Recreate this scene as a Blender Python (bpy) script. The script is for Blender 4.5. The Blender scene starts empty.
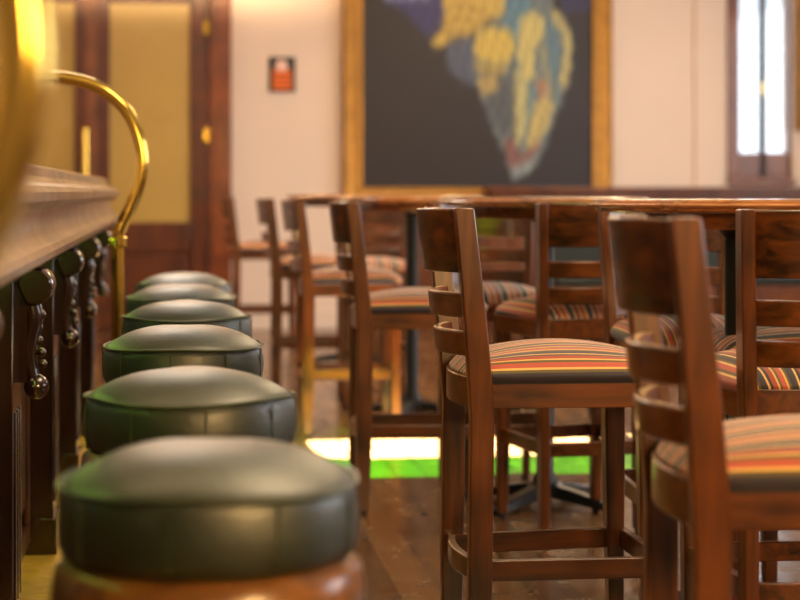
import bpy, bmesh, math, random
from mathutils import Vector, Matrix
random.seed(4)
S = bpy.context.scene
COL = S.collection
PI = math.pi
# ------------------------------------------------------------------ camera frame
F = 1800.0; HZ = 192.0; CX = 400.0; EYE = 1.12
TH = math.atan(228/1800)
RX, RY = math.cos(TH), -math.sin(TH)      # camera right on the ground
FX, FY = math.sin(TH), math.cos(TH)       # camera forward on the ground
def cw(px, z, h=0.0):
    """point at depth z whose picture column is px, at height h"""
    xc = (px - CX) / F * z
    return Vector((xc*RX + z*FX, xc*RY + z*FY, h))
def up(px, py, Y):
    """point of the vertical plane y = Y seen at px, py"""
    u = (px - CX) / F
    z = Y / (FY + u*RY)
    return Vector((u*z*RX + z*FX, Y, EYE - (py - HZ)/F*z))
# ------------------------------------------------------------------ materials
def srgb(r, g, b):
    f = lambda c: (c/12.92 if c <= .04045 else ((c+.055)/1.055)**2.4)
    return (f(r/255), f(g/255), f(b/255), 1)
def newmat(name):
    m = bpy.data.materials.new(name); m.use_nodes = True
    nt = m.node_tree
    return m, nt, nt.nodes['Principled BSDF']
def simple(name, col, rough=.5, metal=0, coat=0, bump=0, bscale=60, var=0, vscale=8, spec=.5):
    m, nt, p = newmat(name)
    p.inputs['Base Color'].default_value = col
    p.inputs['Roughness'].default_value = rough
    p.inputs['Metallic'].default_value = metal
    p.inputs['Coat Weight'].default_value = coat
    p.inputs['Coat Roughness'].default_value = .15
    p.inputs['Specular IOR Level'].default_value = spec
    tc = nt.nodes.new('ShaderNodeTexCoord')
    if var:
        n = nt.nodes.new('ShaderNodeTexNoise'); n.inputs['Scale'].default_value = vscale; n.inputs['Detail'].default_value = 5
        nt.links.new(tc.outputs['Object'], n.inputs['Vector'])
        mx = nt.nodes.new('ShaderNodeMix'); mx.data_type = 'RGBA'; mx.blend_type = 'MULTIPLY'
        mx.inputs[0].default_value = 1
        r = nt.nodes.new('ShaderNodeValToRGB')
        r.color_ramp.elements[0].position = .3; r.color_ramp.elements[1].position = .7
        r.color_ramp.elements[0].color = (1-var, 1-var, 1-var, 1); r.color_ramp.elements[1].color = (1, 1, 1, 1)
        nt.links.new(n.outputs['Fac'], r.inputs['Fac'])
        mx.inputs[6].default_value = col
        nt.links.new(r.outputs['Color'], mx.inputs[7]); nt.links.new(mx.outputs[2], p.inputs['Base Color'])
    if bump:
        n2 = nt.nodes.new('ShaderNodeTexNoise'); n2.inputs['Scale'].default_value = bscale; n2.inputs['Detail'].default_value = 4
        nt.links.new(tc.outputs['Object'], n2.inputs['Vector'])
        b = nt.nodes.new('ShaderNodeBump'); b.inputs['Strength'].default_value = bump; b.inputs['Distance'].default_value = .01
        nt.links.new(n2.outputs['Fac'], b.inputs['Height']); nt.links.new(b.outputs['Normal'], p.inputs['Normal'])
    return m
def wood(name, dark, light, axis='z', rough=.3, coat=.5, scale=1.0):
    m, nt, p = newmat(name)
    tc = nt.nodes.new('ShaderNodeTexCoord'); mp = nt.nodes.new('ShaderNodeMapping')
    s = {'x': (3, 38, 38), 'y': (38, 3, 38), 'z': (38, 38, 3), 's': (4, 70, 9)}[axis]
    mp.inputs['Scale'].default_value = tuple(v*scale for v in s)
    nt.links.new(tc.outputs['Object'], mp.inputs['Vector'])
    n = nt.nodes.new('ShaderNodeTexNoise'); n.inputs['Scale'].default_value = 1.0; n.inputs['Detail'].default_value = 6; n.inputs['Distortion'].default_value = .5
    nt.links.new(mp.outputs['Vector'], n.inputs['Vector'])
    n3 = nt.nodes.new('ShaderNodeTexNoise'); n3.inputs['Scale'].default_value = 5; n3.inputs['Detail'].default_value = 2
    nt.links.new(tc.outputs['Object'], n3.inputs['Vector'])
    ad = nt.nodes.new('ShaderNodeMath'); ad.operation = 'MULTIPLY_ADD'; ad.inputs[1].default_value = .5
    nt.links.new(n3.outputs['Fac'], ad.inputs[0]); 
    hf = nt.nodes.new('ShaderNodeMath'); hf.operation = 'MULTIPLY'; hf.inputs[1].default_value = .6
    nt.links.new(n.outputs['Fac'], hf.inputs[0]); nt.links.new(hf.outputs[0], ad.inputs[2])
    r = nt.nodes.new('ShaderNodeValToRGB')
    r.color_ramp.elements[0].position = .38; r.color_ramp.elements[1].position = .72
    r.color_ramp.elements[0].color = dark; r.color_ramp.elements[1].color = light
    nt.links.new(ad.outputs[0], r.inputs['Fac']); nt.links.new(r.outputs['Color'], p.inputs['Base Color'])
    p.inputs['Roughness'].default_value = rough
    p.inputs['Coat Weight'].default_value = coat; p.inputs['Coat Roughness'].default_value = .12
    b = nt.nodes.new('ShaderNodeBump'); b.inputs['Strength'].default_value = .08; b.inputs['Distance'].default_value = .004
    nt.links.new(n.outputs['Fac'], b.inputs['Height']); nt.links.new(b.outputs['Normal'], p.inputs['Normal'])
    return m
CH_D, CH_L = srgb(36, 16, 5), srgb(128, 69, 23)
M = {}
M['wood_v'] = wood('chair_wood_upright', CH_D, CH_L, 'z')
M['wood_h'] = wood('chair_wood_crosswise', CH_D, CH_L, 'y')
M['wood_x'] = wood('chair_wood_lengthwise', CH_D, CH_L, 'x')
M['table'] = wood('table_wood', srgb(116, 68, 34), srgb(190, 130, 78), 'x', rough=.22, coat=.5)
M['bar'] = wood('bar_dark_wood', srgb(20, 8, 4), srgb(50, 22, 10), 'z', rough=.2, coat=.8)
M['bar_panel'] = wood('bar_panel_wood', srgb(44, 22, 10), srgb(86, 48, 22), 'z', rough=.3, coat=.4)
M['bar_top'] = wood('bar_top_wood', srgb(58, 38, 24), srgb(158, 124, 94), 's', rough=.3, coat=.4, scale=1.2)
M['door'] = wood('door_mahogany', srgb(62, 24, 6), srgb(106, 48, 16), 'z', rough=.4, coat=.2)
M['frame'] = wood('door_frame_wood', srgb(84, 36, 10), srgb(140, 68, 22), 'z', rough=.4, coat=.2)
M['wains'] = wood('wainscot_mahogany', srgb(66, 28, 9), srgb(118, 62, 24), 'z', rough=.35, coat=.3)
M['winwood'] = wood('window_wood', srgb(88, 44, 20), srgb(136, 78, 40), 'z', rough=.4, coat=.2)
M['stoolwood'] = wood('stool_ring_wood', srgb(66, 36, 12), srgb(140, 92, 40), 'x', rough=.3, coat=.3, scale=1.4)
M['leather'] = simple('green_black_leather', srgb(13, 36, 18), .5, 0, .62, .15, 90, .3, 6, spec=.8)
lp = M['leather'].node_tree.nodes['Principled BSDF']; lp.inputs['Coat IOR'].default_value = 1.65; lp.inputs['Coat Roughness'].default_value = .4
M['piping'] = simple('leather_piping', srgb(56, 66, 46), .35, 0, .2)
M['brass'] = simple('polished_brass', srgb(216, 184, 88), .14, 1, 0, .02, 14)
M['brass_worn'] = simple('worn_brass_sheet', srgb(232, 192, 70), .34, .3, 0, .5, 26, .35, 9)
M['iron'] = simple('black_cast_iron', srgb(30, 30, 30), .35, .6, 0, .1, 50)
M['rubber'] = simple('black_glide', srgb(18, 18, 18), .6)
M['gold'] = simple('gilded_frame', srgb(166, 118, 44), .42, .4, 0, .25, 40, .25, 10)
M['wall'] = simple('cream_plaster', srgb(226, 208, 196), .75, 0, 0, .03, 30, .04, 2)
M['ceil'] = simple('ceiling_plaster', srgb(226, 214, 190), .8)
M['ochre'] = simple('ochre_frosted_glass', srgb(184, 154, 82), .28, 0, .15, .03, 8, .08, 3)
M['bench'] = simple('dark_green_leather', srgb(24, 34, 28), .4, 0, .1, .15, 50)
M['black'] = simple('black_board', srgb(18, 20, 20), .5)
M['orange'] = simple('orange_print', srgb(226, 104, 26), .5)
M['pale'] = simple('pale_print', srgb(226, 190, 180), .5)
M['dgrey'] = simple('dark_shutter', srgb(40, 36, 34), .6)
M['art2'] = simple('dim_canvas', srgb(96, 72, 40), .6, var=.4, vscale=3)

def cushion_mat():
    m, nt, p = newmat('striped_upholstery')
    tc = nt.nodes.new('ShaderNodeTexCoord'); sp = nt.nodes.new('ShaderNodeSeparateXYZ')
    nt.links.new(tc.outputs['Object'], sp.inputs[0])
    P = .077
    a = nt.nodes.new('ShaderNodeMath'); a.operation = 'ADD'; a.inputs[1].default_value = 10*P + .004
    d = nt.nodes.new('ShaderNodeMath'); d.operation = 'DIVIDE'; d.inputs[1].default_value = P
    f = nt.nodes.new('ShaderNodeMath'); f.operation = 'FRACT'
    z1 = nt.nodes.new('ShaderNodeMath'); z1.operation = 'SUBTRACT'; z1.inputs[0].default_value = .785
    z2 = nt.nodes.new('ShaderNodeMath'); z2.operation = 'MULTIPLY_ADD'; z2.inputs[1].default_value = 1.6; z2.inputs[2].default_value = 1
    z3 = nt.nodes.new('ShaderNodeMath'); z3.operation = 'MULTIPLY'
    nt.links.new(sp.outputs['Z'], z1.inputs[1]); w1 = nt.nodes.new('ShaderNodeMath'); w1.operation = 'MULTIPLY_ADD'; w1.inputs[1].default_value = .062; w1.inputs[2].default_value = .1898
    w2 = nt.nodes.new('ShaderNodeMath'); w2.operation = 'DIVIDE'
    w3 = nt.nodes.new('ShaderNodeMath'); w3.operation = 'MULTIPLY'; w3.inputs[1].default_value = .195
    nt.links.new(sp.outputs['X'], w1.inputs[0]); nt.links.new(sp.outputs['Y'], w2.inputs[0]); nt.links.new(w1.outputs[0], w2.inputs[1]); nt.links.new(w2.outputs[0], w3.inputs[0])
    nt.links.new(z1.outputs[0], z2.inputs[0]); nt.links.new(z2.outputs[0], z3.inputs[0]); nt.links.new(w3.outputs[0], z3.inputs[1])
    nt.links.new(z3.outputs[0], a.inputs[0]); nt.links.new(a.outputs[0], d.inputs[0]); nt.links.new(d.outputs[0], f.inputs[0])
    r = nt.nodes.new('ShaderNodeValToRGB'); cr = r.color_ramp; cr.interpolation = 'CONSTANT'
    red, cream, navy, olive, rust = srgb(186, 84, 66), srgb(226, 184, 108), srgb(48, 42, 58), srgb(98, 84, 44), srgb(160, 70, 50)
    st = [(0, cream), (.065, navy), (.30, olive), (.38, cream), (.445, red), (.60, olive), (.68, cream), (.74, rust), (.90, navy)]
    cr.elements[0].position = 0; cr.elements[0].color = st[0][1]
    cr.elements[1].position = st[1][0]; cr.elements[1].color = st[1][1]
    for pos, c in st[2:]:
        e = cr.elements.new(pos); e.color = c
    nt.links.new(f.outputs[0], r.inputs['Fac']); nt.links.new(r.outputs['Color'], p.inputs['Base Color'])
    p.inputs['Roughness'].default_value = .7
    p.inputs['Sheen Weight'].default_value = .25
    n = nt.nodes.new('ShaderNodeTexNoise'); n.inputs['Scale'].default_value = 400
    nt.links.new(tc.outputs['Object'], n.inputs['Vector'])
    b = nt.nodes.new('ShaderNodeBump'); b.inputs['Strength'].default_value = .15; b.inputs['Distance'].default_value = .002
    nt.links.new(n.outputs['Fac'], b.inputs['Height']); nt.links.new(b.outputs['Normal'], p.inputs['Normal'])
    return m
M['stripe'] = cushion_mat()

def floor_mat():
    m, nt, p = newmat('floor_boards')
    tc = nt.nodes.new('ShaderNodeTexCoord'); mp = nt.nodes.new('ShaderNodeMapping')
    mp.inputs['Rotation'].default_value = (0, 0, math.radians(90))
    nt.links.new(tc.outputs['Object'], mp.inputs['Vector'])
    br = nt.nodes.new('ShaderNodeTexBrick')
    br.inputs['Scale'].default_value = 1; br.inputs['Brick Width'].default_value = 1.7; br.inputs['Row Height'].default_value = .125
    br.inputs['Mortar Size'].default_value = .0035; br.inputs['Mortar Smooth'].default_value = .3
    br.inputs['Color1'].default_value = srgb(78, 52, 30); br.inputs['Color2'].default_value = srgb(124, 88, 52)
    br.inputs['Mortar'].default_value = srgb(34, 20, 14)
    nt.links.new(mp.outputs['Vector'], br.inputs['Vector'])
    mp2 = nt.nodes.new('ShaderNodeMapping'); mp2.inputs['Scale'].default_value = (2.5, 40, 1)
    nt.links.new(mp.outputs['Vector'], mp2.inputs['Vector'])
    n = nt.nodes.new('ShaderNodeTexNoise'); n.inputs['Scale'].default_value = 1; n.inputs['Detail'].default_value = 5
    nt.links.new(mp2.outputs['Vector'], n.inputs['Vector'])
    r = nt.nodes.new('ShaderNodeValToRGB'); r.color_ramp.elements[0].color = (.68, .68, .68, 1); r.color_ramp.elements[1].color = (1.1, 1.1, 1.1, 1)
    r.color_ramp.elements[0].position = .3; r.color_ramp.elements[1].position = .7
    nt.links.new(n.outputs['Fac'], r.inputs['Fac'])
    mx = nt.nodes.new('ShaderNodeMix'); mx.data_type = 'RGBA'; mx.blend_type = 'MULTIPLY'; mx.inputs[0].default_value = 1
    nt.links.new(br.outputs['Color'], mx.inputs[6]); nt.links.new(r.outputs['Color'], mx.inputs[7])
    nt.links.new(mx.outputs[2], p.inputs['Base Color'])
    n2 = nt.nodes.new('ShaderNodeTexNoise'); n2.inputs['Scale'].default_value = 9; n2.inputs['Detail'].default_value = 4
    nt.links.new(tc.outputs['Object'], n2.inputs['Vector'])
    rr = nt.nodes.new('ShaderNodeMapRange'); rr.inputs[1].default_value = .3; rr.inputs[2].default_value = .7
    rr.inputs[3].default_value = .13; rr.inputs[4].default_value = .30
    nt.links.new(n2.outputs['Fac'], rr.inputs[0]); nt.links.new(rr.outputs[0], p.inputs['Roughness'])
    b = nt.nodes.new('ShaderNodeBump'); b.inputs['Strength'].default_value = .12; b.inputs['Distance'].default_value = .002; b.invert = True
    nt.links.new(br.outputs['Fac'], b.inputs['Height']); nt.links.new(b.outputs['Normal'], p.inputs['Normal'])
    return m
M['floor'] = floor_mat()

def pane_mat(name, col, gloss=.06):
    m, nt, p = newmat(name); nt.nodes.remove(p)
    out = nt.nodes['Material Output']
    t = nt.nodes.new('ShaderNodeBsdfTransparent'); t.inputs[0].default_value = col
    g = nt.nodes.new('ShaderNodeBsdfGlossy'); g.inputs['Roughness'].default_value = .05
    mx = nt.nodes.new('ShaderNodeMixShader'); mx.inputs[0].default_value = gloss
    nt.links.new(t.outputs[0], mx.inputs[1]); nt.links.new(g.outputs[0], mx.inputs[2]); nt.links.new(mx.outputs[0], out.inputs['Surface'])
    return m
M['pane'] = pane_mat('clear_pane', (.97, .98, 1, 1))
M['green_filter'] = pane_mat('green_sun_filter', (.10, .40, .03, 1))  # added filter in the unseen skylight, turns part of the sun patch green

# ------------------------------------------------------------------ mesh helpers
def finish(name, bm, mat, parent=None, smooth=35, bevel=0, segs=2):
    bmesh.ops.recalc_face_normals(bm, faces=bm.faces)
    me = bpy.data.meshes.new(name); bm.to_mesh(me); bm.free()
    if mat: me.materials.append(mat)
    if smooth:
        for f in me.polygons: f.use_smooth = True
        me.set_sharp_from_angle(angle=math.radians(smooth))
    o = bpy.data.objects.new(name, me); COL.objects.link(o)
    if parent: o.parent = parent
    if bevel:
        b = o.modifiers.new('bevel', 'BEVEL'); b.width = bevel; b.segments = segs; b.limit_method = 'ANGLE'; b.angle_limit = math.radians(40)
        b.harden_normals = False
    return o
def box(bm, x0, x1, y0, y1, z0, z1):
    v = [bm.verts.new(c) for c in ((x0,y0,z0),(x1,y0,z0),(x1,y1,z0),(x0,y1,z0),(x0,y0,z1),(x1,y0,z1),(x1,y1,z1),(x0,y1,z1))]
    for f in ((0,3,2,1),(4,5,6,7),(0,1,5,4),(1,2,6,5),(2,3,7,6),(3,0,4,7)): bm.faces.new([v[i] for i in f])
def lathe(bm, prof, n=32, c=(0,0,0)):
    """prof: list of (r, z) from bottom to top"""
    rings = []
    for r, z in prof:
        if r < 1e-6: rings.append([bm.verts.new((c[0], c[1], c[2]+z))])
        else: rings.append([bm.verts.new((c[0]+r*math.cos(2*PI*k/n), c[1]+r*math.sin(2*PI*k/n), c[2]+z)) for k in range(n)])
    for a, b in zip(rings, rings[1:]):
        for k in range(n):
            k2 = (k+1) % n
            if len(a) == 1 and len(b) == 1: continue
            if len(a) == 1: bm.faces.new((a[0], b[k], b[k2]))
            elif len(b) == 1: bm.faces.new((a[k], a[k2], b[0]))
            else: bm.faces.new((a[k], a[k2], b[k2], b[k]))
    if len(rings[0]) > 1: bm.faces.new(rings[0][::-1])
    if len(rings[-1]) > 1: bm.faces.new(rings[-1])
def sections(bm, secs):
    """loft through closed sections of equal vertex count, capped"""
    R = [[bm.verts.new(p) for p in s] for s in secs]
    n = len(R[0])
    for a, b in zip(R, R[1:]):
        for k in range(n): bm.faces.new((a[k], a[(k+1)%n], b[(k+1)%n], b[k]))
    bm.faces.new(R[0][::-1]); bm.faces.new(R[-1])
def loop_sections(bm, secs):
    R = [[bm.verts.new(p) for p in s] for s in secs]
    n = len(R[0]); m = len(R)
    for i in range(m):
        a, b = R[i], R[(i+1) % m]
        for k in range(n): bm.faces.new((a[k], a[(k+1)%n], b[(k+1)%n], b[k]))
def tube(bm, pts, r, n=14, closed=False, cap=True):
    pts = [Vector(p) for p in pts]; m = len(pts)
    rad = r if isinstance(r, (list, tuple)) else [r]*m
    secs = []; prev = None
    for i, p in enumerate(pts):
        if closed: t = (pts[(i+1) % m] - pts[i-1]).normalized()
        else: t = (pts[min(i+1, m-1)] - pts[max(i-1, 0)]).normalized()
        if prev is None:
            prev = t.orthogonal().normalized()
        nrm = (prev - t*prev.dot(t)).normalized(); prev = nrm
        bn = t.cross(nrm)
        secs.append([p + rad[i]*(math.cos(2*PI*k/n)*nrm + math.sin(2*PI*k/n)*bn) for k in range(n)])
    if closed: loop_sections(bm, secs)
    else: sections(bm, secs)
def spline(pts, k=6):
    P = [Vector(p) for p in pts]; out = []
    for i in range(len(P)-1):
        a, b, c, d = P[max(i-1, 0)], P[i], P[i+1], P[min(i+2, len(P)-1)]
        for j in range(k):
            t = j/k
            out.append(.5*((2*b) + (c-a)*t + (2*a-5*b+4*c-d)*t*t + (3*b-a-3*c+d)*t**3))
    out.append(P[-1]); return out
def extrude_y(bm, prof, y0, y1):
    sections(bm, [[(x, y0, z) for x, z in prof], [(x, y1, z) for x, z in prof]])
def sphere(bm, c, r, seg=14, sc=(1, 1, 1)):
    mtx = Matrix.Translation(c) @ Matrix.Diagonal((sc[0], sc[1], sc[2], 1))
    bmesh.ops.create_uvsphere(bm, u_segments=seg, v_segments=max(6, seg//2+1), radius=r, matrix=mtx)
# ------------------------------------------------------------------ object helpers
def tag(o, label, cat, group=None):
    o['label'] = label; o['category'] = cat
    if group: o['group'] = group
    return o
def thing(name, label, cat, loc=(0,0,0), rz=0, group=None):
    o = bpy.data.objects.new(name, None); COL.objects.link(o)
    o.empty_display_size = .1
    o.location = loc; o.rotation_euler = (0, 0, rz)
    return tag(o, label, cat, group)
def struct(name, bm, mat, parent=None, **k):
    o = finish(name, bm, mat, parent, **k)
    if parent is None: o['kind'] = 'structure'
    return o
def sroot(name):
    o = bpy.data.objects.new(name, None); COL.objects.link(o); o['kind'] = 'structure'; o.empty_display_size = .1
    return o
def copy_tree(o, parent=None):
    c = o.copy(); COL.objects.link(c)
    if parent: c.parent = parent
    for ch in list(o.children): copy_tree(ch, c)
    return c

# ================================================================== the room
YB = 14.7                 # back wall
XL, XR, YF, CH = -2.6, 6.2, -2.2, 3.8
bm = bmesh.new(); box(bm, XL-.1, XR+.1, YF-.1, YB+.1, -.1, 0); struct('floor', bm, M['floor'], smooth=0)
# unseen skylight, added to shape the sun into a white and green floor patch
SUN_EL = math.radians(80)
sh = CH / math.tan(SUN_EL)
SX0, SX1, SY0, SYM, SY1 = .60 - sh, 2.45 - sh, 7.02, 7.52, 8.10
bm = bmesh.new()
box(bm, XL-.1, SX0, YF-.1, YB+.1, CH, CH+.02); box(bm, SX1, XR+.1, YF-.1, YB+.1, CH, CH+.02)
box(bm, SX0, SX1, YF-.1, SY0, CH, CH+.02); box(bm, SX0, SX1, SY1, YB+.1, CH, CH+.02)
struct('ceiling', bm, M['ceil'], smooth=0)
sk = sroot('added_skylight')
bm = bmesh.new(); box(bm, SX0, SX1, SY0, SYM-.008, CH+.002, CH+.006); finish('green_filter', bm, M['green_filter'], sk, smooth=0)
bm = bmesh.new(); box(bm, SX0, SX1, SYM+.008, SY1, CH+.002, CH+.006); finish('clear_pane', bm, M['pane'], sk, smooth=0)
bm = bmesh.new(); box(bm, SX0, SX1, SYM-.008, SYM+.008, CH, CH+.02); finish('glazing_bar', bm, M['dgrey'], sk, smooth=0)
bm = bmesh.new(); box(bm, XL-.1, XL, YF-.1, YB+.1, 0, CH); struct('wall_left', bm, M['wall'], smooth=0)
bm = bmesh.new(); box(bm, XR, XR+.1, YF-.1, YB+.1, 0, CH); struct('wall_right', bm, M['wall'], smooth=0)
bm = bmesh.new(); box(bm, XL, XR, YF-.1, YF, 0, CH); struct('wall_front', bm, M['wall'], smooth=0)
# back wall with window opening
wx0, wx1 = up(727, 0, YB).x, up(793, 0, YB).x
wz0, wz1 = up(760, 181, YB).z, 3.0
bm = bmesh.new()
box(bm, XL, wx0, YB, YB+.3, 0, CH); box(bm, wx1, XR, YB, YB+.3, 0, CH)
box(bm, wx0, wx1, YB, YB+.3, 0, wz0); box(bm, wx0, wx1, YB, YB+.3, wz1, CH)
struct('wall_back', bm, M['wall'], smooth=0)
# shallow pilaster strip right of the painting
bm = bmesh.new(); box(bm, up(694, 0, YB).x, up(722, 0, YB).x, YB-.03, YB, 1.08, CH); struct('trim_1', bm, M['wall'], bevel=.006)
# window
w = sroot('window_1')
gx0, gx1 = up(735, 0, YB+.1).x, up(789, 0, YB+.1).x
lw = up(760, 153, YB+.06).z
def bar_obj(name, x0, x1, y0, y1, z0, z1, mat, par, bev=.005):
    b = bmesh.new(); box(b, x0, x1, y0, y1, z0, z1); return finish(name, b, mat, par, bevel=bev)
bar_obj('jamb', wx0, gx0, YB-.02, YB+.16, wz0, wz1, M['winwood'], w)
bar_obj('jamb', wx1-.012, wx1, YB+.06, YB+.16, wz0, wz1, M['winwood'], w)
gm = up(762, 0, YB+.1).x
bar_obj('mullion', gm-.022, gm+.022, YB+.06, YB+.13, wz0, wz1, M['dgrey'], w)
bar_obj('lower_panel', gx0, gm-.022, YB+.07, YB+.11, wz0+.03, lw, M['winwood'], w)
bar_obj('lower_panel', gm+.022, wx1-.012, YB+.07, YB+.11, wz0+.03, lw, M['winwood'], w)
bar_obj('sill', wx0, wx1, YB-.05, YB+.16, wz0-.03, wz0+.03, M['winwood'], w)
bar_obj('pane', gx0, gm-.022, YB+.095, YB+.1, lw, wz1, M['pane'], w, 0)
bar_obj('pane', gm+.022, wx1-.012, YB+.095, YB+.1, lw, wz1, M['pane'], w, 0)
bar_obj('latch', gm-.008, gm+.008, YB+.045, YB+.06, up(760, 95, YB).z, up(760, 82, YB).z, M['brass'], w, .003)

# door -------------------------------------------------------------
d = sroot('door_1')
def X(px): return up(px, 0, YB).x
def Z(py, px=150): return up(px, py, YB).z
DT = 2.85
y0, y1 = YB-.06, YB-.005
# frame (architrave) at right, left and head
b_ = bmesh.new()
box(b_, X(209), X(231), YB-.09, YB, 0, DT+.14); box(b_, X(-45), X(-23), YB-.09, YB, 0, DT+.14); box(b_, X(-23), X(209), YB-.09, YB, DT, DT+.14)
finish('architrave', b_, M['frame'], d, bevel=.012)
def leaf(xa, xb, ga, gb):
    lf = bmesh.new()
    zt, zb = Z(4), Z(222)
    box(lf, xa, ga, y0, y1, .01, DT); box(lf, gb, xb, y0, y1, .01, DT)
    box(lf, ga, gb, y0, y1, zt, DT); box(lf, ga, gb, y0, y1, Z(252), zb); box(lf, ga, gb, y0, y1, .01, Z(310))
    o = finish('door_leaf', lf, M['door'], d, bevel=.008)
    pn = bmesh.new(); box(pn, ga, gb, y0+.025, y1, Z(310), Z(252))
    s = .03; box(pn, ga+s, gb-s, y0+.012, y1, Z(310)+s, Z(252)-s)
    finish('lower_panel', pn, M['door'], o, bevel=.006)
    g = bmesh.new(); box(g, ga, gb, y0+.03, y0+.04, zb, zt)
    gl = finish('frosted_pane', g, M['ochre'], o, smooth=0); gl['label'] = 'ochre frosted glass pane'
    return o
leaf(X(92), X(208), X(110), X(190))
lf2 = leaf(X(-22), X(91), X(-4), X(75))
bar_obj('astragal', X(86), X(97), y0-.02, y0, .01, DT, M['winwood'], d, .006)
bm = bmesh.new()
hx = X(86)
tube(bm, spline([(hx, y0-.02, Z(128)), (hx, y0-.07, Z(130)), (hx, y0-.075, Z(136)), (hx, y0-.075, Z(212)), (hx, y0-.07, Z(218)), (hx, y0-.02, Z(220))], 4), .026, 12)
hd = finish('pull_handle', bm, M['brass'], d); hd['label'] = 'tall brass pull handle'
for py in (135, 28):
    bar_obj('hinge', X(203), X(209), y0-.015, y0, Z(py+7), Z(py-7), M['brass'], d, .004)

# wainscot, high wall shelf, skirting ---------------------------------
bm = bmesh.new(); xw0, xw1 = X(347), XR
wt = up(420, 198, YB).z
box(bm, xw0, xw1, YB-.03, YB, 0, wt-.04)
n = 14; wdt = (xw1-xw0)/n
for i in range(n):
    a = xw0 + i*wdt
    box(bm, a, a+.09, YB-.05, YB-.03, 0, wt-.04); 
    box(bm, a+.09, a+wdt, YB-.05, YB-.03, wt-.16, wt-.04); box(bm, a+.09, a+wdt, YB-.05, YB-.03, 0, .18)
    box(bm, a+.15, a+wdt-.06, YB-.045, YB-.03, .26, wt-.24)
box(bm, xw0-.02, xw1, YB-.07, YB, wt-.04, wt)
struct('trim_2', bm, M['wains'], bevel=.006)
bm = bmesh.new(); box(bm, X(232), xw0-.021, YB-.02, YB, 0, .16); struct('baseboard_back', bm, M['wall'], bevel=.006)
sx0 = up(487, 0, YB-.3).x
zt_ = up(600, 187, YB-.35).z
ws = thing('wall_shelf', 'long dark red wooden drinks shelf along the back wall under the big painting', 'shelf', (sx0, YB-.2, 0))
def wl(bm): bmesh.ops.translate(bm, verts=bm.verts, vec=(-sx0, -(YB-.2), 0))
bm = bmesh.new(); box(bm, sx0, XR-.01, YB-.37, YB-.071, zt_-.045, zt_); wl(bm); finish('board', bm, M['wains'], ws, bevel=.01)
bm = bmesh.new(); box(bm, sx0+.04, XR-.01, YB-.33, YB-.29, zt_-.10, zt_-.045); wl(bm); finish('apron', bm, M['wains'], ws, bevel=.005)
for i in range(6):
    a = sx0 + .1 + i*.75
    bm = bmesh.new(); sections(bm, [[(a, YB-.3, zt_-.1), (a, YB-.071, zt_-.1), (a, YB-.071, zt_-.35)], [(a+.04, YB-.3, zt_-.1), (a+.04, YB-.071, zt_-.1), (a+.04, YB-.071, zt_-.35)]])
    wl(bm); finish('bracket', bm, M['wains'], ws, bevel=.004)
# dark green banquette under the shelf
bx0 = up(552, 0, YB-.5).x
nb = 4; bw_ = (XR-.05-bx0)/nb
bq = thing('banquette', 'dark green leather wall bench behind the tables, under the long shelf', 'bench', (bx0, YB-.3, 0))
def bl_(bm): bmesh.ops.translate(bm, verts=bm.verts, vec=(-bx0, -(YB-.3), 0))
bm = bmesh.new(); box(bm, bx0, XR-.05, YB-.60, YB-.08, 0, .36); bl_(bm); finish('base', bm, M['wains'], bq, bevel=.006)
for i in range(nb):
    a = bx0 + i*bw_
    bm = bmesh.new(); box(bm, a+.005, a+bw_-.005, YB-.62, YB-.2, .36, .46); bl_(bm); finish('seat_pad', bm, M['bench'], bq, bevel=.03, segs=3)
    bm = bmesh.new(); box(bm, a+.005, a+bw_-.005, YB-.2, YB-.08, .37, .72); bl_(bm); finish('back_pad', bm, M['bench'], bq, bevel=.03, segs=3)

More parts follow.
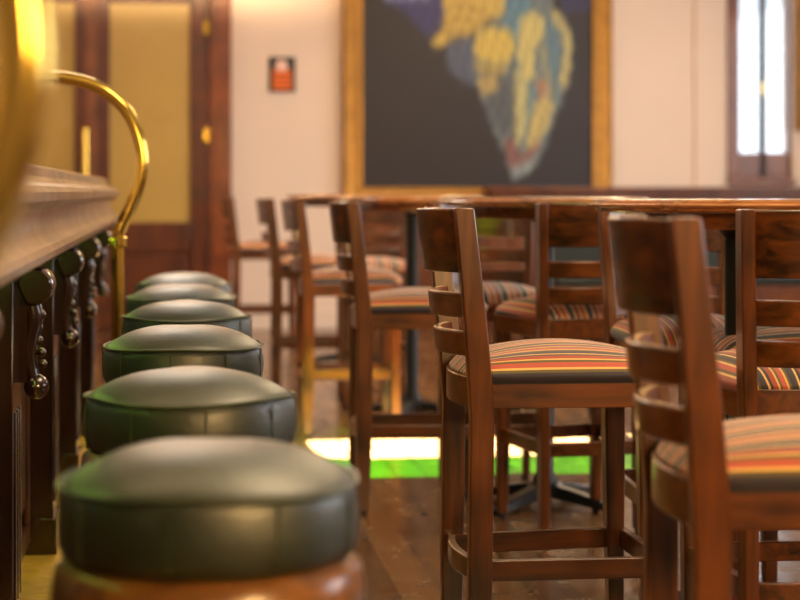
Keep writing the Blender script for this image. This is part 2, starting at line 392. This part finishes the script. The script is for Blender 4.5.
# ================================================================== big painting
def inpoly(x, y, P):
    c = False; j = len(P)-1
    for i in range(len(P)):
        if (P[i][1] > y) != (P[j][1] > y) and x < (P[j][0]-P[i][0])*(y-P[i][1])/(P[j][1]-P[i][1]) + P[i][0]: c = not c
        j = i
    return c
C_ = lambda pts: [(340 + a/2.857, b/2.857) for a, b in pts]
SHP = [
 (C_([(110,-60),(300,-60),(300,60),(255,115),(190,40),(130,8)]), (58, 52, 104)),
 (C_([(130,-12),(260,-14),(262,2),(135,5)]), (150, 160, 190)),
 (C_([(600,-90),(720,-90),(720,30),(640,40)]), (48, 48, 82)),
 (C_([(305,130),(360,105),(395,110),(390,250),(335,228),(308,195)]), (86, 92, 108)),
 (C_([(390,95),(440,60),(480,-90),(600,-90),(605,10),(645,55),(665,110),(660,215),(640,270),(612,345),(580,440),(545,490),(500,515),(485,495),(470,440),(440,380),(420,320),(395,260),(382,190)]), (112, 126, 122)),
 (C_([(400,200),(470,190),(490,260),(490,380),(455,385),(425,310)]), (88, 92, 92)),
 (C_([(480,-90),(560,-90),(540,20),(500,120),(490,170),(470,60)]), (96, 136, 146)),
 (C_([(386,105),(420,75),(494,88),(500,150),(478,185),(430,180),(384,168)]), (222, 188, 84)),
 (C_([(384,178),(430,188),(478,190),(470,214),(392,206)]), (190, 160, 80)),
 (C_([(392,222),(450,215),(448,262),(404,276)]), (188, 160, 92)),
 (C_([(510,60),(545,30),(575,40),(588,90),(572,110),(552,150),(556,225),(530,230),(508,170)]), (218, 196, 112)),
 (C_([(605,15),(640,55),(662,110),(656,215),(636,262),(628,220),(642,150),(634,90),(602,50)]), (204, 184, 110)),
 (C_([(585,60),(610,80),(622,150),(612,230),(592,210),(600,140)]), (92, 128, 140)),
 (C_([(562,120),(592,130),(600,190),(610,260),(585,320),(560,350),(570,260),(578,190)]), (150, 148, 116)),
 (C_([(500,195),(520,205),(545,260),(540,330),(520,400),(500,430),(495,320)]), (196, 184, 118)),
 (C_([(548,300),(600,270),(612,300),(590,370),(560,420),(530,440)]), (202, 178, 104)),
 (C_([(540,240),(556,250),(550,310),(530,380),(536,300)]), (90, 128, 136)),
 (C_([(562,230),(592,228),(588,262),(568,290)]), (190, 130, 92)),
 (C_([(465,395),(498,392),(510,440),(545,425),(575,400),(560,440),(500,500),(480,470)]), (134, 88, 78)),
 (C_([(482,482),(520,468),(570,440),(545,488),(500,514)]), (150, 160, 150)),
 (C_([(492,180),(499,180),(498,400),(493,400)]), (52, 56, 62)),
 (C_([(300,-90),(470,-90),(472,10),(462,45),(420,62),(395,90),(360,106),(330,110),(290,136),(268,140),(263,122),(285,95),(300,62),(296,30)]), (224, 186, 84)),
 (C_([(300,62),(340,50),(400,66),(395,74),(340,62),(300,74)]), (182, 140, 56)),
 (C_([(310,20),(360,12),(430,40),(425,48),(355,24),(310,32)]), (184, 144, 62)),
 (C_([(290,96),(330,84),(376,92),(370,100),(330,94),(288,108)]), (176, 134, 56)),
]
cx0, cx1 = up(362.5, 0, YB-.05).x, up(592, 0, YB-.05).x
cz0 = up(480, 187.5, YB-.05).z; cz1 = 3.2
pt = thing('painting', 'huge gold framed painting of pale yellow and blue drapery on a dark ground', 'painting', ((cx0+cx1)/2, YB-.05, cz0))
PC = Vector(pt.location)
def canvas():
    nx, nz = 190, 190
    bm = bmesh.new(); lay = bm.verts.layers.float_color.new('paint')
    bg = (40, 33, 37); V = []
    rnd = random.Random(9)
    pxs = lambda X_, Z_: None
    for j in range(nz+1):
        row = []
        z = cz0 + (cz1-cz0)*j/nz
        for i in range(nx+1):
            x = cx0 + (cx1-cx0)*i/nx
            # picture-independent coordinates: the canvas position expressed in sketch units
            u = 365 + 227*i/nx; dep = YB*1.0135
            v = 187.5 - (z-cz0)*F/dep
            acc = [0, 0, 0]; NS = 7
            for s in range(NS):
                du, dv = rnd.gauss(0, 1.5), rnd.gauss(0, 3.2)
                du += .8*math.sin(v*.35+u*.1)
                c = bg
                if v > -31.0 or True:
                    for P, cc in SHP:
                        if inpoly(u+du, max(v+dv, -31), P): c = cc
                for k in range(3): acc[k] += c[k]/NS
            nse = 1 + .10*math.sin(u*.9+2*math.sin(v*.2)) * math.sin(v*.23+u*.4) + rnd.gauss(0, .03)
            if max(acc) > 70: nse *= 1 + .06*math.sin(.55*u + .18*v + 1.6*math.sin(v*.045)) + .06*math.sin(1.3*u-.1*v)
            if abs(v-90) < 1.2 or abs(u-478) < .5: nse *= 1.06
            vt = bm.verts.new((x-PC.x, 0, z-PC.z)); vt[lay] = srgb(*[max(0, min(255, a*nse*k_)) for a, k_ in zip(acc, (.86, .90, 1.0))]); row.append(vt)
        V.append(row)
    for j in range(nz):
        for i in range(nx): bm.faces.new((V[j][i], V[j][i+1], V[j+1][i+1], V[j+1][i]))
    m, nt, p = newmat('painted_canvas')
    a = nt.nodes.new('ShaderNodeVertexColor'); a.layer_name = 'paint'
    nt.links.new(a.outputs['Color'], p.inputs['Base Color']); p.inputs['Roughness'].default_value = .45
    ext = bmesh.ops.extrude_face_region(bm, geom=list(bm.faces))
    bmesh.ops.translate(bm, verts=[e for e in ext['geom'] if isinstance(e, bmesh.types.BMVert)], vec=(0, .02, 0))
    return finish('canvas', bm, m, pt, smooth=0)
canvas()
fw = up(365, 0, YB-.05).x - up(345, 0, YB-.05).x
fb = cz0 - up(420, 197.5, YB-.05).z
def frame_mesh(x0, x1, z0, z1, w, wb, yb, yf):
    """mitred moulding: raised outer lip, hollow, inner lip"""
    bm = bmesh.new()
    prof = [(0, yb), (0, yf+.01), (.15, yf), (.3, yf+.012), (.7, yf+.022), (.85, yf+.014), (1, yf+.02), (1, yb)]   # 0 outer .. 1 inner
    secs = []
    for cxn, czn in ((0, 0), (1, 0), (1, 1), (0, 1)):
        s = []
        for t, y in prof:
            ox = (w*(1-t)) * (-1 if cxn == 0 else 1); oz = ((wb if czn == 0 else w)*(1-t)) * (-1 if czn == 0 else 1)
            s.append(((x1 if cxn else x0)+ox, y, (z1 if czn else z0)+oz))
        secs.append(s)
    loop_sections(bm, secs); return bm
bm = frame_mesh(cx0-PC.x, cx1-PC.x, 0, cz1-cz0, fw, fb, .045, -.05)
fr = finish('frame', bm, M['gold'], pt, smooth=30); fr['label'] = 'wide gold moulded frame'
# second gilt frame cut by the right border of the photo
ex0 = up(795, 0, YB-.04).x
ez0 = up(800, 130, YB-.04).z
p2 = thing('painting', 'narrow strip of a second gold frame hanging right of the window, mostly out of view', 'painting', (ex0+.5, YB-.04, ez0))
bm = frame_mesh(-.5+.09, .41, .09, 1.3, .09, .09, .036, -.03); finish('frame', bm, M['gold'], p2, smooth=30)
bm = bmesh.new(); box(bm, -.41, .41, 0, .02, .09, 1.3); finish('canvas', bm, M['art2'], p2, smooth=0)
# small notice
nx0, nx1 = X(269), X(295); nz0, nz1 = Z(92, 282), Z(57, 282)
nt_ = thing('notice', 'small black wall notice with orange lines between the door and the big painting', 'sign', ((nx0+nx1)/2, YB-.01, nz0))
hw = (nx1-nx0)/2; hh = nz1-nz0
bm = bmesh.new(); box(bm, -hw, hw, -.008, .0101, 0, hh); finish('board', bm, M['black'], nt_, bevel=.003)
bm = bmesh.new(); sphere(bm, (-.005, -.009, hh*.73), hw*.5, 16, (1, .06, 1.0)); finish('emblem', bm, M['pale'], nt_)
for k in range(4):
    z = hh*(.06+.145*k); ww = hw*(.72, .78, .70, .76)[k]
    bm = bmesh.new(); box(bm, -ww, ww, -.011, -.008, z, z+hh*.115); finish('printed_line', bm, M['orange'], nt_, smooth=0)

# ================================================================== the bar
BY0, BY1 = -1.6, 8.64
bar = thing('bar_counter', 'long dark carved wooden bar counter with moulded top edge at the left', 'bar', (-.6, 2.2, 0))
def bloc(bm): bmesh.ops.translate(bm, verts=bm.verts, vec=(.6, -2.2, 0))
prof = [(-1.0, .985), (-.40, .985), (-.30, .972), (-.262, .972), (-.250, .982), (-.248, .996), (-.256, 1.008), (-.268, 1.014), (-.280, 1.03), (-.286, 1.06), (-.280, 1.082),
        (-.258, 1.092), (-.248, 1.102), (-.247, 1.120), (-.256, 1.132), (-.280, 1.138), (-.292, 1.143), (-.304, 1.156), (-.306, 1.176), (-.315, 1.184), (-1.0, 1.184)]
bm = bmesh.new(); extrude_y(bm, prof, BY0, BY1); bloc(bm); finish('counter_top', bm, M['bar_top'], bar, smooth=28)
bm = bmesh.new(); box(bm, -.95, -.40, BY0+.05, BY1-.06, .12, .985); bloc(bm); finish('carcass', bm, M['bar'], bar, bevel=.004)
bm = bmesh.new(); box(bm, -.95, -.225, BY0+.02, BY1-.02, 0, .12); bloc(bm); k_ = finish('foot_step', bm, M['brass_worn'], bar, bevel=.008); k_['label'] = 'brass clad foot step'
PIL = [-1.0, .22, 1.44, 2.66, 3.88, 5.15, 6.38, 7.6]
for y in PIL:
    bm = bmesh.new(); box(bm, -.40, -.325, y-.10, y+.10, .12, .96); 
    box(bm, -.40, -.315, y-.11, y+.11, .12, .22); box(bm, -.40, -.312, y-.11, y+.11, .95, .985)
    for q in (-.055, 0, .055): box(bm, -.325, -.321, y+q-.008, y+q+.008, .26, .66)
    bloc(bm); finish('pilaster', bm, M['bar'], bar, bevel=.004)
    # corbel: scroll on top, tapering stem with beads, ball at foot
    bm = bmesh.new()
    sc = []
    for a in range(0, 300, 15):
        r = .044 - .010*a/300
        sc.append((-.287 + r*math.cos(math.radians(a-110)), .925 + r*math.sin(math.radians(a-110))))
    secs = []
    for yy in (y-.06, y-.052, y+.052, y+.06):
        k = .85 if abs(yy-y) > .055 else 1
        secs.append([(-.287+(px+.287)*k, yy, .925+(pz-.925)*k) for px, pz in sc])
    sections(bm, secs)
    stem = spline([(-.30, y, .885), (-.293, y, .85), (-.302, y, .80), (-.300, y, .75), (-.288, y, .715)], 5)
    tube(bm, stem, [.026 - .010*i/(len(stem)-1) for i in range(len(stem))], 10)
    box(bm, -.325, -.302, y-.03, y+.03, .72, .93)
    bloc(bm); cb = finish('corbel', bm, M['bar'], bar, smooth=40)
    bm = bmesh.new()
    for k, zz in enumerate((.86, .833, .806, .780, .756)): sphere(bm, (-.277 - .006*math.sin(k*1.2), y, zz), .0125-.0008*k, 10)
    sphere(bm, (-.285, y, .708), .027, 14, (1, 1.1, 1))
    bloc(bm); finish('beading', bm, M['bar'], cb, smooth=60)
for a, b in zip(PIL, PIL[1:] + [BY1+.02]):
    y0_, y1_ = a+.12, b-.12
    if y1_-y0_ < .2: continue
    bm = bmesh.new(); s = .055
    box(bm, -.40, -.385, y0_, y1_, .16, .16+s); box(bm, -.40, -.385, y0_, y1_, .90, .945); box(bm, -.40, -.385, y0_, y0_+s, .16+s, .90); box(bm, -.40, -.385, y1_-s, y1_, .16+s, .90)
    box(bm, -.40, -.392, y0_+.10, y1_-.10, .27, .84)
    bloc(bm); finish('front_panel', bm, M['bar_panel'], bar, bevel=.005)

# brass hoops ---------------------------------------------------------
HY = 5.76
hp = [up(px, py, HY) for px, py in ((118, 238), (121, 227), (130, 208), (138, 187), (142, 163), (139, 139), (129, 115), (113, 97), (93, 85), (70, 79), (45, 78), (18, 84), (-4, 99), (-14, 123), (-16, 150))]
hx = hp[0].x; ex = hp[-1].x
path = [Vector((hx, HY, 0.0)), Vector((hx, HY, .45)), Vector((hx, HY, .85))] + hp + [Vector((ex, HY, 1.19))]
def hoop(label, yy, dx=0):
    t = thing('brass_rail', label, 'rail', (hx+dx, yy, 0), 0, 'brass hoops on the bar front')
    off = Vector((-hx, -HY, 0))
    bm = bmesh.new(); pts = [path[0]] + [path[1]] + spline(path[2:], 7); tube(bm, [p+off for p in pts], .0205, 18); finish('hoop', bm, M['brass'], t)
    bm = bmesh.new(); lathe(bm, [(.045, 0), (.045, .008), (.028, .014), (.026, .035)], 20); finish('floor_flange', bm, M['brass'], t)
    bm = bmesh.new(); lathe(bm, [(.045, 0), (.045, .008), (.028, .014), (.026, .035)], 20, (ex-hx, 0, 1.184)); finish('counter_flange', bm, M['brass'], t)
    bm = bmesh.new(); zc = hp[0].z; lathe(bm, [(.024, zc-.03), (.029, zc-.025), (.029, zc+.0), (.024, zc+.005)], 20); finish('collar', bm, M['brass'], t)
    return t
hoop('curved brass hoop rail rising past the far end of the stools, beside the door', HY)
hoop('large out of focus brass hoop at the left edge, nearest of the two', 1.30, -.012)

# under-counter lamp strip ---------------------------------------------
ls = thing('light_strip', 'slim lamp strip under the lip of the bar top', 'lamp', (-.36, 4.9, .972))
bm = bmesh.new(); box(bm, -.012, .012, -2.8, 3.5, 0, .013); finish('housing', bm, M['iron'], ls)
em, nt, p = newmat('green_lamp'); p.inputs['Emission Color'].default_value = (.58, 1, .14, 1); p.inputs['Emission Strength'].default_value = 13
bm = bmesh.new(); box(bm, -.009, .009, -2.78, 3.48, -.003, 0); finish('diffuser', bm, em, ls)

# ================================================================== bar stools
SD = .185
def make_stool(label):
    t = thing('bar_stool', label, 'stool', (0,0,0), 0, 'row of round bar stools')
    bm = bmesh.new()
    prof = [(0, .668), (SD-.02, .668), (SD-.004, .674), (SD+.001, .69), (SD+.003, .715), (SD, .742), (SD-.004, .760)]
    for i in range(1, 13):
        a = i/12; r = (SD-.004)*(1-a); prof.append((r, .760 + .047*(1-(r/(SD-.004))**2.9)))
    lathe(bm, prof, 64)
    # slight sag and unevenness of the leather
    for v in bm.verts:
        if v.co.z > .7:
            an = math.atan2(v.co.y, v.co.x)
            v.co.z += .003*math.sin(3*an+.6)*math.hypot(v.co.x, v.co.y)/SD
    cu = finish('cushion', bm, M['leather'], t, smooth=60)
    bm = bmesh.new()
    pts = [((SD)*math.cos(2*PI*k/64), (SD)*math.sin(2*PI*k/64), .761+.003*math.sin(3*2*PI*k/64+.6)) for k in range(64)]
    tube(bm, pts, .0032, 8, closed=True); finish('piping', bm, M['piping'], cu)
    for k in range(9):
        a = 2*PI*k/9 + .25
        bm = bmesh.new(); tube(bm, [((SD+.0025)*math.cos(a), (SD+.0025)*math.sin(a), z) for z in (.676, .70, .73, .756)], .0016, 6)
        finish('side_seam', bm, M['piping'], cu)
    bm = bmesh.new(); lathe(bm, [(SD-.03, .590), (SD-.002, .590), (SD+.008, .600), (SD+.010, .630), (SD+.006, .655), (SD-.006, .668), (SD-.03, .668)], 64); finish('seat_ring', bm, M['stoolwood'], t, smooth=50)
    for k in range(4):
        a = PI/4 + k*PI/2; ca, sa = math.cos(a), math.sin(a)
        pr = [(0, .015), (.08, .018), (.2, .022), (.24, .026), (.28, .02), (.5, .023), (.6, .024)]
        bm = bmesh.new(); tube(bm, [((.175-.045*z/.6)*ca, (.175-.045*z/.6)*sa, z) for z, r in pr], [r for z, r in pr], 14); finish('leg', bm, M['stoolwood'], t)
    bm = bmesh.new(); tube(bm, [(.165*math.cos(2*PI*k/48), .165*math.sin(2*PI*k/48), .25) for k in range(48)], .011, 10, closed=True); finish('foot_ring', bm, M['brass'], t)
    return t
st_lab = ['nearest and largest bar stool, green black leather, at the lower left',
          'second bar stool from the camera, right behind the nearest one',
          'third bar stool from the camera, dark round cushion',
          'fourth bar stool from the camera, beside the foot of the brass hoop',
          'fifth bar stool from the camera, second from the far end of the row',
          'sixth and farthest bar stool, closest to the panelled door']
st_px = [(209, 302), (190.5, 213), (183.5, 161), (186.5, 131), (181.5, 111), (183.5, 97)]
base = make_stool(st_lab[0])
for i, (px, wpx) in enumerate(st_px):
    o = base if i == 0 else copy_tree(base)
    o['label'] = st_lab[i]; o.location = cw(px, F*(2*SD+.008)/wpx); o.rotation_euler.z = i*1.1

# ================================================================== bar chairs
PX, PY_B, PY_T = -.185, .165, .185      # back post: x, half spacing at floor, at top
def post_axis(z):
    """back post centre line: straight to the seat, then raked and splayed"""
    if z < .62: return (PX - .012*(1-z/.62)*.6, PY_B)
    t = (z-.62)/(1.085-.62)
    return (PX - .045*t**1.25, PY_B + (PY_T-PY_B)*t)
def bow(y, half, b): return -b*(1-(y/half)**2)
def panel(z0, z1, th, b, dz=.0):
    bm = bmesh.new(); secs = []
    n = 16
    for i in range(n+1):
        s = -1 + 2*i/n
        sec = []
        for z, side in ((z0, 1), (z1, 1), (z1, 0), (z0, 0)):
            ax, ay = post_axis(z); half = ay-.008
            y = s*half
            sec.append((ax + .004 + bow(y, half, b) - (0 if side else th) + th/2, y, z))
        secs.append(sec)
    sections(bm, secs); return bm
def seat_loop(xf, yf, xb, yb, b, n=18, fr=.05, fb=.02):
    """outline: bowed back, straight sides, rounded front corners"""
    L = []
    for i in range(n+1):                                   # back, from right (-y) to left (+y)
        y = -yb + 2*yb*i/n; L.append((xb + bow(y, yb, b), y))
    for i in range(1, 8): L.append((xb + (xf-fr-xb)*i/8, yb + (yf-yb)*i/8))
    for i in range(0, 7):
        a = PI/2*(1-i/6); L.append((xf-fr + fr*math.cos(a), yf-fr + fr*math.sin(a)))
    for i in range(1, 8): 
        y = (yf-fr)*(1-2*i/8); L.append((xf + fb*(1-(y/(yf-fr))**2), y))
    for i in range(0, 7):
        a = -PI/2*i/6; L.append((xf-fr + fr*math.cos(a), -(yf-fr) + fr*math.sin(a)))
    for i in range(7, 0, -1): L.append((xb + (xf-fr-xb)*i/8, -(yb + (yf-yb)*i/8)))
    return L
def ring(L, z0, z1, th):
    bm = bmesh.new(); secs = []; m = len(L)
    for i in range(m):
        p = Vector(L[i]); t = (Vector(L[(i+1) % m]) - Vector(L[i-1])).normalized(); nn = Vector((t.y, -t.x))
        if nn.dot(p) < 0: nn = -nn
        q = p - nn*th
        secs.append([(p.x, p.y, z0), (p.x, p.y, z1), (q.x, q.y, z1), (q.x, q.y, z0)])
    loop_sections(bm, secs); return bm
def make_chair():
    t = thing('bar_chair', '', 'chair', (0,0,0), 0, 'wooden bar chairs with striped seats')
    for s in (-1, 1):
        bm = bmesh.new(); secs = []
        for i in range(15):
            z = .012 + (1.085-.012)*i/14
            ax, ay = post_axis(z)
            hx_ = .0265 if z > .25 else .021 + .0055*z/.25
            if z > .7: hx_ = .0265 - .0045*(z-.7)/.385
            hy_ = .0155
            secs.append([(ax-hx_, s*ay-hy_, z), (ax+hx_, s*ay-hy_, z), (ax+hx_, s*ay+hy_, z), (ax-hx_, s*ay+hy_, z)])
        sections(bm, secs); po = finish('back_post', bm, M['wood_v'], t, bevel=.004)
        ax, ay = post_axis(0)
        bm = bmesh.new(); lathe(bm, [(.013, 0), (.014, .004), (.014, .012)], 14, (ax, s*ay, 0)); finish('glide', bm, M['rubber'], po)
        bm = bmesh.new(); secs = []
        for z, h, dx in ((.012, .017, .008), (.25, .021, .003), (.64, .025, 0), (.70, .025, 0)):
            cx, cy = .208+dx, .172*s
            secs.append([(cx-h, cy-h, z), (cx+h, cy-h, z), (cx+h, cy+h, z), (cx-h, cy+h, z)])
        sections(bm, secs); fl = finish('leg', bm, M['wood_v'], t, bevel=.004)
        bm = bmesh.new(); lathe(bm, [(.013, 0), (.014, .004), (.014, .012)], 14, (.216, .172*s, 0)); finish('glide', bm, M['rubber'], fl)
    finish('top_rail', panel(.942, 1.083, .022, .064), M['wood_h'], t, bevel=.004)
    finish('back_slat', panel(.842, .897, .020, .058), M['wood_h'], t, bevel=.004)
    finish('back_slat', panel(.757, .812, .020, .054), M['wood_h'], t, bevel=.004)
    L = seat_loop(.238, .198, -.20, .166, .024)
    finish('seat_frame', ring(L, .643, .710, .022), M['wood_x'], t, bevel=.004)
    L2 = seat_loop(.241, .187, -.198, .164, .022, fr=.025, fb=.0)
    finish('foot_rail', ring(L2, .262, .308, .020), M['wood_x'], t, bevel=.004)
    # domed cushion: rolls quickly at front and back, gently at the sides
    Lc = seat_loop(.245, .204, -.190, .178, .026, fr=.06)
    bm = bmesh.new(); rings = []; cx = .02
    low = [(.965, .697), (.988, .703), (1.0, .711), (1.0, .716)]
    for k, z in low: rings.append([bm.verts.new((cx+(x-cx)*k, y*k, z)) for x, y in Lc])
    for k in (.99, .975, .95, .92, .88, .82, .74, .64, .52, .38, .22, .08):
        r_ = []
        for x, y in Lc:
            yy = abs(y*k)/.200; xx = abs((x-cx)*k)/.232
            e = (1-k)
            roll = min(1, e/.20); roll = (1-(1-roll)**2.4)
            z = .716 + roll*(.024 + .040*(1-min(1, yy)**2.2)*(1-min(1, xx)**2.0))
            r_.append(bm.verts.new((cx+(x-cx)*k, y*k, z)))
        rings.append(r_)
    for a, b in zip(rings, rings[1:]):
        m = len(a)
        for i in range(m): bm.faces.new((a[i], a[(i+1) % m], b[(i+1) % m], b[i]))
    bm.faces.new(rings[-1]); bm.faces.new(rings[0][::-1])
    c = finish('cushion', bm, M['stripe'], t, smooth=70); c['label'] = 'striped domed seat cushion'
    return t
chair0 = make_chair(); used = [False]
def place(anchor, px, z, phi, label):
    """anchor: floor point of a back post, 'l' or 'r' (chair's own left/right)"""
    o = chair0 if not used[0] else copy_tree(chair0); used[0] = True
    a = math.radians(phi) - TH
    p = cw(px, z)
    lx, ly = PX, (PY_B if anchor == 'l' else -PY_B)
    ca, sa = math.cos(a), math.sin(a)
    o.location = (p.x - (lx*ca - ly*sa), p.y - (lx*sa + ly*ca), 0)
    o.rotation_euler = (0, 0, a); o['label'] = label
    return o
place('r', 481.5, 3.96, 9, 'sharply focused wooden bar chair in the middle, side on, facing the right hand table')
place('r', 712, 2.54, 4, 'nearest bar chair at the lower right, blurred, its back post crossing the frame')
place('l', 748, 3.75, 97, 'bar chair at the right edge seen from behind, tucked under the right hand table')
place('l', 543, 5.83, 105, 'bar chair with its back to us in the centre, tucked under the middle table')
place('r', 365, 6.25, 6, 'bar chair facing right at the middle table, one leg before the sunlit floor')
place('r', 309, 8.2, 8, 'bar chair facing right with yellow lit legs, behind the chair left of the middle table')
place('r', 278, 9.86, 6, 'third bar chair back in the left row, before the white wall')
place('r', 237, 12.67, 6, 'farthest bar chair, beside the door frame against the white wall')
place('l', 723, 5.30, -83, 'bar chair facing us across the right hand table, mostly hidden by a chair back')
place('l', 526, 7.06, -84, 'bar chair facing us on the far side of the middle table, honey coloured back')
place('l', 401, 9.75, -83, 'bar chair facing us beyond the far table, under the painting')
place('r', 838, 4.95, 188, 'bar chair at the far right border facing left, just its seat front in view')

# ================================================================== tables
def make_table():
    t = thing('bar_table', '', 'table', (0,0,0), 0, 'round high tables')
    R = .385
    bm = bmesh.new()
    lathe(bm, [(0, 1.068), (R-.035, 1.068), (R-.028, 1.072), (R-.018, 1.074), (R-.020, 1.078), (R-.010, 1.081), (R-.002, 1.084), (R, 1.088), (R-.004, 1.091), (R-.014, 1.093), (R-.015, 1.097), (R-.022, 1.101), (R-.04, 1.102), (0, 1.102)], 72)
    finish('table_top', bm, M['table'], t, smooth=30)
    bm = bmesh.new()
    lathe(bm, [(.27, 1.028), (.285, 1.028), (.288, 1.034), (.288, 1.068), (.27, 1.068)], 60); finish('apron', bm, M['wood_x'], t, smooth=40)
    bm = bmesh.new(); lathe(bm, [(.05, .05), (.045, .10), (.032, .12), (.032, 1.0), (.05, 1.02), (.12, 1.04), (.12, 1.068)], 28); finish('column', bm, M['iron'], t, smooth=40)
    bm = bmesh.new(); lathe(bm, [(.06, .035), (.075, .05), (.06, .075), (.05, .085), (0, .085)], 28); finish('hub', bm, M['iron'], t, smooth=40)
    for k in range(4):
        a = k*PI/2 + .35; ca, sa = math.cos(a), math.sin(a)
        secs = []
        for r, w_, z0, z1 in ((.03, .034, .035, .082), (.15, .030, .022, .062), (.27, .026, .008, .035), (.30, .024, .0, .022)):
            secs.append([(r*ca - w_*sa, r*sa + w_*ca, z0), (r*ca + w_*sa, r*sa - w_*ca, z0), (r*ca + w_*.7*sa, r*sa - w_*.7*ca, z1), (r*ca - w_*.7*sa, r*sa + w_*.7*ca, z1)])
        bm = bmesh.new(); sections(bm, secs); finish('foot', bm, M['iron'], t, bevel=.004)
    return t
tb0 = make_table()
for i, (px, z, lab) in enumerate(((737, 4.66, 'round high wooden table at the right, nearest, its moulded edge in focus'),
                                  (545, 6.44, 'round high table in the middle between three bar chairs'),
                                  (412, 9.0, 'round high table below the left corner of the painting'),
                                  (345, 11.66, 'farthest high table, dark thin edge before the white wall'))):
    o = tb0 if i == 0 else copy_tree(tb0)
    o.location = cw(px, z); o.rotation_euler.z = i*.4; o['label'] = lab

# ================================================================== light
wd = bpy.data.worlds.new('World'); S.world = wd; wd.use_nodes = True
bgn = wd.node_tree.nodes['Background']; bgn.inputs[0].default_value = (.86, .93, 1, 1); bgn.inputs[1].default_value = 1.6
def light(name, kind, loc, energy, col, size=1, size_y=None, aim=None, **k):
    l = bpy.data.lights.new(name, kind); l.energy = energy; l.color = col
    if kind == 'AREA':
        l.shape = 'RECTANGLE'; l.size = size; l.size_y = size_y or size
    o = bpy.data.objects.new(name, l); COL.objects.link(o); o.location = loc
    if aim is not None: o.rotation_euler = (Vector(aim)-Vector(loc)).to_track_quat('-Z', 'Y').to_euler()
    for a, b in k.items(): setattr(l, a, b)
    return o
sun = light('sun', 'SUN', (0, 5, 8), 300, (.95, 1, .98), angle=math.radians(.4))
sun.rotation_euler = Vector((math.cos(SUN_EL), 0, -math.sin(SUN_EL))).to_track_quat('-Z', 'Y').to_euler()
WARM = (1, .74, .44); DAY = (.93, .96, 1)
light('room_fill', 'AREA', (1.6, 3.7, 3.72), 85, WARM, 1.2, 1.6, (1.6, 3.7, 0))  # this and the next two: area fills added at ceiling height, no fixtures
light('room_fill', 'AREA', (2.9, 11.0, 3.72), 155, WARM, 1.4, 2.0, (2.9, 11.0, 0))
light('room_fill', 'AREA', (-.2, 10.2, 3.72), 105, (1, .84, .68), 1.2, 1.7, (-.2, 10.2, 0))
light('room_fill', 'AREA', (1.5, -.1, 1.75), 88, (1, .60, .22), .7, .7, (.8, 3.6, .8))  # low orange fill added beside the camera to warm the nearest chair post
light('upper_wall_fill', 'AREA', (-.1, 13.3, 3.0), 75, (1, .66, .32), 2.4, .3, (-.1, YB, 3.5), spread=math.radians(80))  # added out of view, warms the upper wall that the stool tops reflect
light('window_daylight', 'AREA', (6.1, 4.6, 2.0), 125, DAY, 3.4, 1.9, (0, 4.6, 1.2))
light('window_daylight', 'AREA', (6.1, 11.0, 2.0), 125, DAY, 2.9, 1.9, (0, 11.0, 1.2))
light('bar_fill', 'AREA', (-.7, 3.2, 2.7), 24, (1, .74, .36), .5, 4.3, (.1, 3.2, .8))  # unseen area fill above the bar, no fixture
light('leg_fill_spot', 'SPOT', (-.5, 4.3, 3.0), 2900, (.40, 1, .05), aim=cw(345, 8.1, .10), spot_size=math.radians(9), spot_blend=.6, shadow_soft_size=.05)  # added spot without a fixture, turns the chair legs yellow

# ================================================================== camera
cam = bpy.data.cameras.new('camera'); co = bpy.data.objects.new('camera', cam); COL.objects.link(co)
co.location = (0, 0, EYE); co.rotation_euler = (PI/2, 0, -TH)
cam.sensor_width = 36; cam.lens = F/800*36; cam.shift_y = -(300-HZ)/800
cam.dof.use_dof = True; cam.dof.focus_distance = 4.03; cam.dof.aperture_fstop = 2.9
cam.clip_start = .02
S.camera = co
S.view_settings.view_transform = 'Standard'; S.view_settings.look = 'None'
S.view_settings.exposure = 0.0; S.view_settings.gamma = 1.0
try: S.view_settings.use_curve_mapping = False
except Exception: pass
